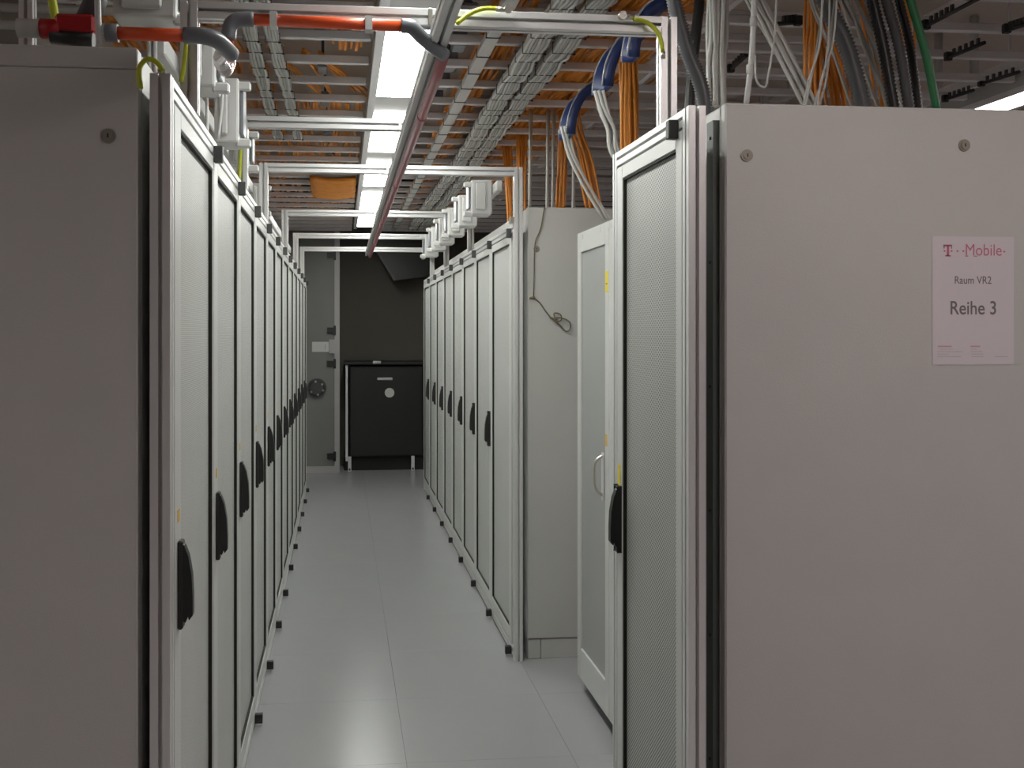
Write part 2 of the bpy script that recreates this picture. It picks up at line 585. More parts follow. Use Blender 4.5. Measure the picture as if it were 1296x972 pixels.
frame('long aluminium frame holding the left row of mesh doors', 1, LX, LY0 - 0.044, LY0 + 12 * W + 0.04, [LY0 + W * k for k in range(1, 13)])
frame('aluminium frame holding the far right row of doors', -1, RX, RY0 - 0.085, RY0 + 8 * W + 0.04, [RY0 + W * k for k in range(0, 8)])
frame('short aluminium frame around the near right mesh door', -1, NX, NY0 - 0.04, NY1 + 0.04, [NY0 + 0.035])

# ------------------------------------------------------------------ portal frames over the aisle
PT = 2.30
portals = [2.30, 3.49, 4.445, 6.10, 7.53, 8.72]
desc = ['nearest, carrying the orange pipe', 'second, ending at the long beam', 'third, over the near end of the far right row',
        'fourth from the camera', 'fifth from the camera', 'farthest, by the dark end wall']
PXL, PXR = -0.352, 0.795
for i, y in enumerate(portals):
    r = thing('portal_frame', f'aluminium portal frame across the aisle, {desc[i]}', 'frame', (0, y, FT), 'portal frames over the aisle')
    xr = PXR if i else 0.79
    if i != 2:
        pass
    MB().profile((PXL, 0, 0), (PXL, 0, PT - FT)).build('post', M['alu'], r)
    if i != 1:
        xr = {0: 0.795}.get(i, 0.82)
        MB().profile((xr, 0, 0), (xr, 0, PT - FT)).build('post', M['alu'], r)
        MB().profile((PXL + 0.02, 0, PT - FT - 0.02), (xr - 0.02, 0, PT - FT - 0.02)).build('cross_beam', M['alu'], r)
        if i == 2:
            MB().rbox(xr - 0.04, xr - 0.02, -0.02, 0.02, 0.0, 0.03, 0.002).build('bracket', M['metal'], r)
    else:
        MB().profile((PXL + 0.02, 0, PT - FT - 0.02), (0.255, 0, PT - FT - 0.02)).build('cross_beam', M['alu'], r)
    MB().rbox(0.205, 0.215, -0.024, -0.02, PT - FT - 0.04, PT - FT + 0.0, 0.001).build('bracket', M['metal'], r)
BZ = PT - 0.061
bm_ = thing('longitudinal_beam', 'long grey aluminium beam running along the aisle under the portals', 'beam', (0.232, 1.2, BZ))
MB().profile((0, 0, 0), (0, 7.5, 0)).build('profile', M['alu'], bm_)

# ------------------------------------------------------------------ air sampling pipe
pp = thing('sampling_pipe', 'orange sampling pipe, its long run tinted as if shaded, with grey elbows under the portals', 'pipe', (0, 2.28, 2.2))
ppl = Vector((0, 2.28, 2.2))


def ptube(name, pts, r, m, parent=pp, n=14, sm=0):
    q = [Vector(p) - ppl for p in (smooth(pts, sm) if sm else pts)]
    return MB().tube(q, r, n).build(name, M[m], parent)


R = 0.0135
A, B = atY(318, 24.5, 2.25), atY(510, 33, 2.25)
ptube('pipe_run', [A, B], R, 'pipe')
E1 = atY(562, 70, 2.33)
E0 = atY(535, 48, 2.27)
ptube('elbow', [A + Vector((-0.052, 0, -0.05)), A + Vector((-0.048, 0, -0.018)), A + Vector((-0.03, 0, -0.002)), A + Vector((0.006, 0, 0))], R * 1.28, 'pipe_grey', sm=5)
ptube('elbow', [B + Vector((-0.004, 0, 0)), B + Vector((0.02, 0.0, -0.002)), E0, E1], R * 1.25, 'pipe_grey', sm=5)
LPZ = E1.z
ptube('pipe_run', [E1, Vector((0.25, 2.55, BZ - 0.036)), Vector((0.25, 8.55, BZ - 0.036))], R, 'pipe_shaded')
C0 = A + Vector((-0.052, 0, -0.045))
C1 = C0 + Vector((0.0, 0, -0.06))
ptube('pipe_run', [C0, C1 + Vector((0, 0, 0.0))], R, 'pipe')
D0, D1 = atY(147, 42, 1.98), atY(238, 45, 1.98)
D2 = atY(276, 52, 2.0)
ptube('clear_trap', [C1 + Vector((0, 0, 0.025)), C1 + Vector((0, 0, 0)), C1 + Vector((-0.004, -0.03, -0.02)), C1 + Vector((-0.006, -0.1, -0.014)), D2 + Vector((0.015, 0.03, -0.004))], R * 1.2, 'clear', sm=5)
ptube('pipe_core', [C1 + Vector((0, 0, 0.0)), C1 + Vector((-0.004, -0.03, -0.016))], R * 0.9, 'pipe_shaded')
ptube('elbow', [D1 + Vector((-0.008, 0, 0)), D1 + Vector((0.03, 0, 0)), D2 + Vector((0, 0, 0)), D2 + Vector((0.022, 0.05, -0.012))], R * 1.25, 'pipe_grey', sm=5)
ptube('pipe_run', [D0, D1], R * 0.98, 'pipe')
ptube('socket', [D0 + Vector((-0.02, 0, 0)), D0 + Vector((0.004, 0, 0))], R * 1.35, 'pipe_grey')
for px in (346, 466):
    c = A.lerp(B, (px - 318) / (510 - 318)) - ppl
    MB().box(c.x - 0.008, c.x + 0.008, c.y - R - 0.003, c.y + R + 0.003, c.z - R - 0.003, c.z + R + 0.003).build('pipe_clip', M['white'], pp)
for y in (3.0, 4.4, 5.9, 7.4):
    c = Vector((0.25, y, BZ - 0.036)) - ppl
    MB().tube([c + Vector((0, -0.012, 0)), c + Vector((0, 0.012, 0))], R * 1.15, 12).build('pipe_joint', M['pipe_shaded'], pp)

# red valve with its socket, over the left rack
vv = thing('red_valve', 'red and black valve on a grey pipe above the left rack', 'valve', tuple(atY(90, 40, 2.02)))
o = Vector(vv.location)
a = atY(52, 36, 2.02) - o
b = atY(122, 33, 2.02) - o
MB().rbox(a.x + 0.03, b.x, -0.018, 0.018, -0.006, 0.032, 0.006).build('valve_body', M['red'], vv)
MB().tube([(a.x - 0.045, 0, 0.004), (a.x + 0.002, 0, 0.004)], 0.019, 14).build('pipe_end', M['greycable'], vv)
MB().tube([(a.x, 0, 0.004), (a.x + 0.04, 0, 0.004)], 0.02, 14).build('union_ring', M['red'], vv)
MB().tube([(a.x + 0.02, 0, -0.008), (b.x - 0.005, 0, -0.016)], 0.017, 12).build('lower_body', M['black'], vv)
MB().tube([(a.x + 0.085, 0.02, 0.03), (b.x - 0.01, 0.02, 0.06), (b.x, 0.02, 0.10)], 0.024, 10).build('hose', M['charcoal'], vv)

# ------------------------------------------------------------------ ceiling lights
def lamp_row(xc, ys, m, group, labels):
    proto = None
    for i, y in enumerate(ys):
        if proto is None:
            r = proto = thing('ceiling_light', labels[i], 'light', (xc, y, LAMP_Z), group)
            MB().box(-0.115, 0.122, -0.188, 1.13, 0.012, 0.075).build('housing', M['lampbody'], r)
            MB().box(-0.115, -0.083, -0.188, 1.13, -0.006, 0.0118).build('side_rail', M['rung'], r)
            MB().box(0.084, 0.122, -0.188, 1.13, -0.006, 0.0118).build('side_rail', M['rung'], r)
            MB().box(-0.081, 0.082, 0, LAMP_LEN, 0.0, 0.0115).build('diffuser', m, r)
            for q in (0.3, 0.75):
                MB().tube([(0, q, 0.075), (0, q, ZC - LAMP_Z)], 0.005, 6).build('hanger_rod', M['rung'], r)
        else:
            r = copy_tree(proto)
            r.location = (xc, y, LAMP_Z)
            tag(r, labels[i])


lamp_row(LAMP_X, LAMP_Y, M['lamp'], 'tube lights over the aisle',
         ['ceiling light over the aisle hidden above the near portal frame'] + [f'white ceiling light over the aisle, {ORD[k]} in view from the camera' for k in range(5)])
lamp_row(LAMP_X + 2.79, [-3.24 + 1.319 * k for k in range(9)], M['lamp_next'], 'tube lights over the right neighbouring aisle',
         ['glowing ceiling light of the next aisle seen above the near right rack' if k == 5 else f'ceiling light over the next aisle on the right, {ORD[k]} in its row' for k in range(9)])
lamp_row(LAMP_X - 2.79, [-1.93 + 1.319 * k for k in range(8)], M['lamp_next'], 'added unseen fill lights on the left',
         [f'added fill light out of view on the left, {ORD[k]} in its row' for k in range(8)])  # row added out of view to brighten the left end panel
lamp_row(1.3, [-0.75, 0.569], M['lamp_fill'], 'added unseen fill lights near the camera',
         [f'added fill light out of view near the camera, {ORD[k]} in its row' for k in range(2)])  # unseen lamps added to brighten the end panels, mostly the right one

# ------------------------------------------------------------------ cable ladders
RZ = 2.63


def ladder(label, x0, x1, z, rails, off=0.0, pitch=0.32, h=0.032, ymax=10.4):
    r = thing('cable_ladder', label, 'cable ladder', (0, 1.3, z), 'cable ladders under the ceiling')
    proto = None
    y = 0.05 + off
    while 1.3 + y < ymax:
        if proto is None:
            proto = MB().rbox(x0, x1, -0.014, 0.014, -h / 2, h / 2, 0.003).build('rung', M['rung'], r, (0, y, 0))
        else:
            shared(proto, r, (0, y, 0))
        y += pitch
    for x in rails:
        MB().box(x - 0.012, x + 0.012, 0, ymax - 1.3, 0.016, 0.07).build('side_rail', M['rung'], r)
        for q in (1.2, 3.4, 5.6, 7.8):
            MB().tube([(x, q, 0.07), (x, q, ZC - z)], 0.006, 6).build('hanger_rod', M['rung'], r)
    return r


ladL = ladder('galvanised cable ladder left of the ceiling lights', -1.9, 0.11, RZ, (-1.88, -0.59))
ladR = ladder('galvanised cable ladder right of the ceiling lights', 0.40, 2.9, RZ, (1.33, 2.87))
ladU = ladder('upper galvanised cable ladder close under the ceiling on the right', 0.80, 2.7, 2.92, (0.82, 2.68), 0.15)

# hangers between the left rungs
for i, y in enumerate((2.95, 3.55, 4.15, 4.75, 5.5, 6.2, 7.6)):
    t = thing('cable_bracket', f'grey bracket hanging between the left ladder rungs, {ORD[i]} from the camera', 'bracket', (-0.08, y, RZ + 0.018), 'brackets on the left ladder')
    MB().rbox(-0.02, 0.02, -0.06, 0.06, 0, 0.05, 0.004).build('clamp_body', M['pipe_grey'], t)
    MB().box(-0.006, 0.006, 0.045, 0.06, 0.05, 0.17).build('stem', M['charcoal'], t)
    MB().box(-0.02, 0.06, 0.03, 0.045, 0.03, 0.045).build('arm', M['black'], t)
for i, y in enumerate((2.75, 3.05, 3.35, 3.65, 3.95, 4.25, 4.55)):
    t = thing('cable_bracket', f'dark clamp beside the lights on the right ladder, {ORD[i]} from the camera', 'bracket', (0.46, y + 0.12, RZ + 0.035), 'clamps on the right ladder')
    MB().rbox(-0.028, 0.028, -0.05, 0.05, -0.018, 0.05, 0.006).build('clamp_body', M['pipe_grey'], t)
    MB().box(-0.01, 0.01, -0.06, 0.06, 0.05, 0.09).build('stem', M['charcoal'], t)

# flat pale channel under the right ladder
ch = thing('cable_channel', 'pale flat cable channel running along under the right ladder', 'cable channel', (0.535, 1.3, RZ - 0.045))
MB().rbox(-0.024, 0.024, 0, 8.6, -0.01, 0.018, 0.003).build('channel', M['rack'], ch)
tie = None
for k in range(34):
    y = 0.4 + k * 0.24
    if tie is None:
        tie = MB().box(-0.026, 0.026, -0.003, 0.003, -0.0125, 0.02).build('cable_tie', M['tie'], ch, (0, y, 0))
    else:
        shared(tie, ch, (0, y, 0))


def bundle(label, x, z, width, y0, y1, n, layers, r, m, group, pitch=0.15, side=0):
    t = thing('cable_bundle', label, 'cable bundle', (x, y0, z), group)
    L = y1 - y0
    ph = random.random() * 6
    k = int(L / pitch)
    for i in range(n * layers):
        col, lay = i % n, i // n
        u = (col - (n - 1) / 2) * (width / n)
        pts = []
        for j in range(k * 2 + 1):
            y = L * j / (k * 2)
            pinch = 0.86 if j % 2 == 0 else 1.0 + 0.05 * math.sin(i * 3 + j)
            sag = (-0.006 if j % 2 else 0.0) - 0.010 * math.sin(math.pi * j / 4) ** 2 + 0.01
            wob = 0.010 * math.sin(ph + y * 1.3) + 0.003 * math.sin(y * 9 + i)
            pts.append((u * pinch + wob, y, lay * r * 1.7 + sag + 0.004 * math.sin(i * 2.1 + y * 5)))
        MB().tube(pts, r, 6).build('cable', m if (i % 3) else M['greycable2'], t)
    tie_ = None
    for j in range(k + 1):
        y = L * j / k
        wob = 0.010 * math.sin(ph + y * 1.3)
        w = width / 2 * 0.86 * (n - 1) / n + r + 0.003
        zt = -0.010 * math.sin(math.pi * j / 2) ** 2 + 0.01
        if tie_ is None:
            tie_ = MB()
            q = 0.0018
            lo, hi = -r - 0.0005, (layers - 1) * r * 1.7 + r + 0.002
            tie_.box(-w - q, w + q, -q, q, lo - q, lo).box(-w - q, w + q, -q, q, hi, hi + q)
            tie_.box(-w - q, -w, -q, q, lo, hi).box(w, w + q, -q, q, lo, hi)
            tie_.box(w - 0.004, w + 0.005, -0.0035, 0.0035, lo - 0.005, lo)
            tie_ = tie_.build('cable_tie', M['tie'], t, (wob, y, zt))
        else:
            shared(tie_, t, (wob, y, zt))
    return t


g = 'grey cable bundles under the ladders'
bundle('thick grey cable bundle under the right ladder, nearer the lights', 0.705, RZ - 0.078, 0.082, 1.5, 9.6, 7, 3, 0.0068, M['greycable'], g)
bundle('thick grey cable bundle under the right ladder, farther from the lights', 0.808, RZ - 0.075, 0.08, 1.5, 9.6, 7, 3, 0.0068, M['greycable'], g)
bundle('loose grey cable bundle under the left ladder, nearer the lights', -0.24, RZ - 0.06, 0.045, 1.9, 5.2, 4, 2, 0.0068, M['greycable'], g, 0.17)
bundle('loose grey cable bundle under the left ladder, over the left racks', -0.325, RZ - 0.06, 0.05, 1.9, 5.2, 4, 2, 0.0068, M['greycable'], g, 0.17)


def fibres(name, label, x0, x1, z, y0, y1, n, wob=0.012, group='orange fibre cables on the ladders', drift=0.0, r=0.0075):
    mb = MB()
    step = 0.14
    for i in range(n):
        x = x0 + (x1 - x0) * (i + 0.5) / n
        ph, fr = random.random() * 6, 0.8 + random.random() * 1.2
        zz = z + random.random() * 0.035
        m_ = int((y1 - y0) / step) + 1
        pts = []
        for j in range(m_ + 1):
            y = y0 + (y1 - y0) * j / m_
            pts.append((x + wob * math.sin(ph + fr * y * 2) + drift * (j / m_ - 0.5), y, zz - 0.008 * abs(math.sin(y * math.pi / 0.3))))
        mb.tube(pts, r, 5)
    return tag(mb.build(name, M['orange']), label, 'cables', group, 'stuff')


fz = RZ + 0.03
fibres('orange_fibre_cables', 'orange fibre cables on the right ladder between the lights and bundles', 0.53, 0.68, fz, 1.5, 10.2, 20)
fibres('orange_fibre_cables', 'orange fibre cables on the right ladder beyond the grey bundles', 0.85, 1.27, fz, 1.5, 10.2, 56)
fibres('orange_fibre_cables', 'orange fibre cables under the ceiling on the upper right ladder', 1.05, 1.75, 2.95, 4.2, 10.0, 22, 0.05)
fibres('orange_fibre_cables', 'fanned orange fibre cables on the left ladder near the orange pipe', -0.1, 0.1, fz, 2.6, 3.12, 16, 0.02, drift=0.1)
fibres('orange_fibre_cables', 'short orange fibre cables farther along the left ladder', -0.03, 0.08, fz, 3.62, 3.86, 10, 0.02)
fibres('orange_fibre_cables', 'orange fibre cables on the left ladder behind the second portal', -0.22, 0.10, fz, 4.75, 5.35, 24, 0.02)
fibres('orange_fibre_cables', 'orange fibre cables on the left ladder over the left racks', -0.9, -0.34, fz, 1.6, 9.6, 30, 0.03)
fibres('orange_fibre_cables', 'scattered orange fibre cables on the left ladder before the solid patch', -0.32, 0.08, fz, 5.45, 6.6, 22, 0.03)
fibres('orange_fibre_cables', 'scattered orange fibre cables on the left ladder near the loose bundles', -0.2, 0.06, fz, 3.95, 4.6, 8, 0.04, drift=0.15)
# dense orange patch hanging under the left ladder far down the aisle
mb = MB()
for i in range(26):
    y = 6.72 + i * 0.033
    mb.tube(smooth([(-0.22, y, RZ - 0.03), (-0.05, y + 0.02 * random.random(), RZ - 0.045), (0.10, y + 0.03 * random.random(), RZ - 0.028)], 4), 0.018, 6)
tag(mb.build('orange_fibre_cables', M['orange']), 'solid orange patch of cables crossing under the far left ladder', 'cables', 'orange fibre cables on the ladders', 'stuff')
# thin dark cross lines of ties over the fibres are part of the ladders' dressing
fa = fibres('orange_fibre_cables', 'orange fibre cables on the left ladder by the far end wall', -0.3, 0.08, fz, 7.9, 10.0, 24, 0.03)

# ------------------------------------------------------------------ white distribution boxes
def dist_box(label, s, x, y, z, w=0.105, h=0.17, d=0.13, group='distribution boxes'):
    t = thing('distribution_box', label, 'junction box', (x, y, z), group)
    m = MB().rbox(-w / 2, w / 2, -d / 2, d / 2, 0, h, 0.008, 2)
    m.build('enclosure', M['white'], t)
    MB().rbox(-w / 2 + 0.018, w / 2 - 0.03, -d / 2 - 0.012, -d / 2, 0.02, h - 0.01, 0.008).build('cover', M['white'], t)
    a, b = sorted((-s * w / 2, -s * (w / 2 + 0.012)))
    MB().rbox(a, b, -d / 2 + 0.02, d / 2 - 0.02, 0.03, h - 0.02, 0.003).build('socket_strip', M['pipe_grey'], t)
    a, b = sorted((-s * (w / 2 - 0.01), -s * (w / 2 + 0.035)))
    MB().rbox(a, b, -d / 2 + 0.01, -d / 2 + 0.035, h - 0.035, h - 0.008, 0.005).build('lever', M['white'], t)
    MB().rbox(a, b, -d / 2 + 0.01, -d / 2 + 0.035, -0.012, 0.016, 0.005).build('lever', M['white'], t)
    return t


for i in range(6):
    dist_box(f'white distribution box over the far right row, {ORD[i]} from the camera', 1, 0.69, 4.78 + 0.53 * i, 2.115 - 0.0 * i)
bar = thing('bus_bar', 'white power rail linking the boxes over the far right row', 'power rail', (0.735, 4.6, 2.215))
MB().rbox(0.01, 0.04, 0, 4.4, 0, 0.05, 0.004).build('rail', M['white'], bar)
for i, (x, y, z, h) in enumerate(((-0.372, 2.68, 2.185, 0.13), (-0.352, 3.08, 2.115, 0.20), (-0.38, 3.7, 2.14, 0.15), (-0.42, 4.9, 2.12, 0.15))):
    dist_box(f'white distribution box over the left row, {ORD[i]} from the camera', -1, x, y, z, 0.075, h)
bar = thing('bus_bar', 'white power rail over the left row of racks', 'power rail', (-0.47, 2.45, 2.22))
MB().rbox(0.0, 0.035, 0, 6.0, 0, 0.05, 0.004).build('rail', M['white'], bar)
dist_box('white box hanging above the red valve and left rack', -1, -0.47, 2.42, 2.285, 0.15, 0.12, 0.10)


# ------------------------------------------------------------------ loose conduits and wires over the left rack
def single(name, label, cat, pts, r, m, n=8, sm=5, group=None):
    pts = smooth(pts, sm)
    c = pts[-1]
    o_ = MB().tube([p - c for p in pts], r, n).build(name, M[m])
    o_.location = c
    return tag(o_, label, cat, group)


def pix(pts, y):
    return [atY(a, b, y) for a, b in pts]


single('white_conduit', 'white vertical conduit beside the red valve', 'conduit', pix([(123, -40), (124, 20), (126, 56)], 1.97), 0.0065, 'white')
single('white_conduit', 'thin white conduit right of the orange pipe end', 'conduit', pix([(190, 24), (189, 60), (189, 92)], 2.45), 0.006, 'white')
single('white_conduit', 'second thin white conduit beside the left portal post', 'conduit', pix([(196, 24), (196, 60), (196, 92)], 2.45), 0.006, 'white')
single('white_conduit', 'white conduit below the first left distribution box', 'conduit', pix([(261, 112), (262, 150), (262, 190)], 2.75), 0.005, 'white')
single('white_conduit', 'white cable hanging by the big left distribution box', 'conduit', pix([(283, 90), (280, 140), (276, 176)], 2.9), 0.005, 'white')
for pts, lab, r_ in (([(178, 112), (176, 88), (186, 75), (198, 79), (207, 90)], 'yellow-green earth cable arching over the left frame post', 0.0052),
                     ([(236, 52), (233, 80), (229, 104)], 'yellow-green earth cable hanging on the first left portal post', 0.005)):
    single('earth_cable', lab, 'cable', pix(pts, 1.944 if 'arching' in lab else 2.26), r_, 'yellowgreen', group='yellow-green earth cables')
single('earth_cable', 'yellow-green earth cable on the second left portal post', 'cable', pix([(305, 182), (304, 205), (303, 228)], 3.46), 0.0055, 'yellowgreen', group='yellow-green earth cables')
e = single('earth_cable', 'yellow-green earth cable lugged to the near beam beside the long beam', 'cable', pix([(578, 30), (595, 17), (612, 11), (630, 11)], 2.265), 0.0055, 'yellowgreen', group='yellow-green earth cables')
q = atY(640, 12, 2.265) - e.location
MB().tube([q - Vector((0.024, 0, 0)), q], 0.006, 8).build('cable_lug', M['metal'], e)
MB().disc(q + Vector((0.006, 0.0, 0)), (0, -1, 0), 0.010, 0.012, 12).build('bolt', M['metal'], e)
e = single('earth_cable', 'yellow-green earth cable curling round the near right portal corner', 'cable', pix([(802, 24), (820, 29), (834, 44), (839, 66)], 2.262), 0.0055, 'yellowgreen', group='yellow-green earth cables')
q = atY(790, 21, 2.265) - e.location
MB().tube([q, q + Vector((0.024, 0, -0.002))], 0.006, 8).build('cable_lug', M['metal'], e)
MB().disc(q + Vector((-0.006, 0, 0)), (0, -1, 0), 0.010, 0.012, 12).build('bolt', M['metal'], e)
q = atY(839, 74, 2.262) - e.location
MB().tube([q + Vector((0, 0, 0.016)), q], 0.006, 8).build('cable_lug', M['metal'], e)
# pillar and upright at the far upper left
pil = tag(MB().rbox(-1.95, -0.953, 3.0, 3.6, 2.12, ZC, 0.01).build('wall_bulkhead', M['wall']), 'plain grey bulkhead hanging at the upper left behind the rack', kind='structure')
up = thing('ladder_upright', 'white steel upright beside the bulkhead above the left rack', 'upright', tuple(atY(35, 70, 2.5)))
MB().profile((0, 0, -0.2), (0, 0, 1.0), 0.034).build('upright', M['rung'], up)
for i, (x, z) in enumerate(((-0.93, 2.42), (-0.80, 2.47))):
    single('grey_conduit', ('lower' if i == 0 else 'upper') + ' grey conduit running across behind the red valve', 'conduit',
           [(x - 0.2, 2.9, z), (x + 0.1, 2.9, z), (x + 0.42, 2.9, z)], 0.014, 'greycable')
single('earth_cable', 'dark green-yellow cable dropping behind the red valve', 'cable', pix([(60, -40), (66, 0), (71, 30)], 2.2), 0.010, 'yellowgreen', group='yellow-green earth cables')

# ------------------------------------------------------------------ blue cable chutes
def chute(label, x, y, z, w, drop, run):
    t = thing('cable_chute', label, 'cable chute', (x, y, z), 'blue cable chutes')
    n = 10
    vs_, fs = [], []
    for i in range(n + 1):
        a = math.pi / 2 * i / n
        px_, pz = -run * math.sin(a), drop * math.cos(a) - drop
        nx, nz = -math.sin(a), math.cos(a)
        tap = 1 - 0.25 * i / n
        for yy, up in ((-w / 2 * tap, 0.035), (-w / 2 * tap, 0), (w / 2 * tap, 0), (w / 2 * tap, 0.035)):
            vs_.append((px_ + nx * up, yy, pz + nz * up))
    for i in range(n):
        for k in range(3):
            fs.append((i * 4 + k, i * 4 + k + 1, i * 4 + 4 + k + 1, i * 4 + 4 + k))
    o_ = MB().add(vs_, fs, True).build('trough', M['blue'], t)
    md = o_.modifiers.new('sheet', 'SOLIDIFY')
    md.thickness = 0.004
    # lighter rolled rim
    for k in (0, 3):
        MB().tube([vs_[i * 4 + k] for i in range(n + 1)], 0.0035, 6).build('rim', M['clear'], t)
    return t


chute('blue cable chute feeding the grey set-back rack', 0.99, 3.68, 2.46, 0.17, 0.17, 0.10)
chute('blue cable chute feeding the racks behind the near right door', 0.955, 3.0, 2.46, 0.16, 0.16, 0.11)
chute('small blue cable chute tucked under the near right portal corner', 0.93, 2.72, 2.46, 0.08, 0.14, 0.08)


def drop(label, pts, n, r, m, y, spread, group, name='cable_drop', cat='cable bundle', dy=0.0, sm=5):
    """hanging cables side by side; pts are (px, py) at distance y"""
    base = [atY(a, b, y + dy * i / max(1, len(pts) - 1)) for i, (a, b) in enumerate(pts)]
    t = thing(name, label, cat, tuple(base[-1]), group)
    for i in range(n):
        u = (i - (n - 1) / 2) / max(1, n) * spread
        q = []
        for j, b in enumerate(base):
            wv = 0.12 * spread * math.sin(i * 2.4 + j * 1.7)
            q.append(b - base[-1] + Vector((u + wv * (0 if j == len(base) - 1 else 1), 0.012 * math.sin(i * 1.9), 0)))
        MB().tube(smooth(q, sm), r, 6).build('cable', m if i % 3 else (M['greycable2'] if m == M['greycable'] else m), t)
    return t


gd = 'grey cable drops over the racks'
go_ = 'orange fibre drops over the racks'
drop('grey cables dropping from the blue chute to the grey rack top', [(714, 160), (722, 195), (742, 235), (768, 278)], 4, 0.006, M['greycable'], 3.72, 0.03, gd)
drop('grey cables dropping from the second blue chute', [(757, 115), (763, 140), (774, 165), (783, 200), (842, 258)], 4, 0.006, M['greycable'], 3.0, 0.03, gd)
drop('orange fibre drop left of the grey cables over the white rack', [(713, 140), (712, 195), (711, 225), (709, 266)], 8, 0.006, M['orange'], 4.8, 0.045, go_)
drop('slanting orange fibre drop behind the grey chute cables', [(720, 125), (728, 165), (740, 205), (752, 268)], 10, 0.006, M['orange'], 4.6, 0.08, go_)
drop('broad orange fibre drop beside the near right door top', [(795, 10), (796, 70), (797, 150), (797, 262)], 12, 0.006, M['orange'], 3.35, 0.06, go_)
drop('orange fibre drop over the far right row', [(660, 165), (660, 250), (660, 289)], 8, 0.006, M['orange'], 5.3, 0.06, go_)
drop('orange fibre drop behind the right distribution boxes', [(640, 178), (645, 240), (648, 294)], 7, 0.006, M['orange'], 5.6, 0.05, go_)
for i, px in enumerate((672, 694, 701, 727)):
    drop(f'pale cable drop onto the white rack, {ORD[i]} from the left', [(px, 138), (px - 1, 220), (px - 1, 268)], 2, 0.006, M['greycable'], 4.75, 0.02, gd)

# ------------------------------------------------------------------ cables over the near right rack
yN = 2.5
drop('flat bundle of pale grey cables standing over the near right post', [(908, -60), (908, 40), (908, 80), (908, 135)], 9, 0.0062, M['greycable'], yN, 0.052, gd)
drop('diagonal bundle of grey cables running down to the near right rack', [(930, -60), (957, 0), (990, 60), (1030, 140)], 9, 0.0052, M['greycable'], yN + 0.05, 0.05, gd)
drop('fan of thin pale cables between the orange drops', [(1052, -40), (1046, 50), (1036, 100), (1026, 140)], 5, 0.003, M['greycable'], yN - 0.05, 0.06, gd)
drop('pale cables slanting behind the grey corrugated hose', [(1050, -60), (1075, 0), (1100, 60), (1132, 145)], 9, 0.005, M['greycable'], yN + 0.1, 0.09, gd)
drop('pale thin cables at the left of the grey corrugated hose', [(1015, -60), (1036, 10), (1062, 70), (1085, 140)], 5, 0.004, M['greycable'], yN + 0.04, 0.035, gd)
drop('straight orange fibre drop at the left over the near right rack', [(1032, -60), (1031, 20), (1030, 70), (1029, 140)], 12, 0.0045, M['orange'], yN + 0.12, 0.05, go_)
drop('orange fibre drop left of the grey corrugated hose', [(1037, -60), (1046, 40), (1056, 90), (1062, 140)], 14, 0.0045, M['orange'], yN + 0.14, 0.075, go_)
drop('orange fibre drop behind the black corrugated hoses', [(1092, -60), (1095, 0), (1105, 60), (1116, 142)], 6, 0.0045, M['orange'], yN + 0.16, 0.035, go_)
drop('orange fibre drop between the black hoses and the green cable', [(1135, -60), (1144, 0), (1150, 40), (1150, 145)], 6, 0.0045, M['orange'], yN + 0.2, 0.04, go_)


def hose(label, pts, r, m, y, pitch=0.0105):
    q = pix(pts, y)
    o_ = MB().ribbed([p - q[-1] for p in q], r, pitch).build('corrugated_hose', M[m])
    o_.location = q[-1]
    return tag(o_, label, 'hose', 'corrugated hoses over the near right rack')


hose('thick grey corrugated hose dropping into the near right rack', [(1025, -60), (1043, 0), (1072, 60), (1094, 142)], 0.0245, 'hose_grey', yN)
hose('leftmost black corrugated hose of the group over the near right rack', [(1095, -60), (1104, 0), (1118, 60), (1133, 146)], 0.0165, 'black', yN)
hose('middle black corrugated hose of the group over the near right rack', [(1112, -60), (1122, 0), (1138, 60), (1152, 147)], 0.0150, 'charcoal', yN - 0.02)
hose('rightmost black corrugated hose of the group over the near right rack', [(1130, -60), (1138, 0), (1152, 60), (1163, 147)], 0.013, 'black', yN + 0.03)
hose('dark corrugated hose beside the near right portal post', [(846, -60), (853, 0), (868, 60), (888, 112), (893, 160)], 0.021, 'hose_grey', 2.42, 0.008)
single('green_cable', 'green cable slanting down onto the near right rack', 'cable', pix([(1135, -60), (1152, 0), (1172, 70), (1187, 146)], yN - 0.05), 0.0105, 'green', 10)
single('white_conduit', 'white conduit with joint standing on the near right rack', 'conduit', pix([(955, -60), (954, 20), (951, 75), (944, 136)], yN - 0.1), 0.0075, 'white', 10)
for i, z in enumerate((28, 88)):
    p = atY(953.5 if i == 0 else 949, z, yN - 0.1)
    MB().tube([p + Vector((0, 0, -0.012)), p + Vector((0, 0, 0.012))], 0.0095, 10).build('conduit_joint', M['white'], COL.objects[-1] if False else bpy.data.objects[[o.name for o in COL.objects if o.get('label') == 'white conduit with joint standing on the near right rack'][0]])
cj = [o for o in COL.objects if o.get('label') == 'white conduit with joint standing on the near right rack'][0]
for ch_ in cj.children:
    ch_.location = -cj.location
single('white_cable', 'thin white cable looping beside the white conduit', 'cable', pix([(983, -30), (981, 40), (975, 80), (970, 106), (965, 110), (957, 100), (956, 70)], yN - 0.06), 0.003, 'greycable2', 6)
single('black_strap', 'black strap hanging behind the dark corrugated hose', 'strap', pix([(890, -40), (879, 60), (874, 110), (872, 160)], 2.75), 0.016, 'black', 6)

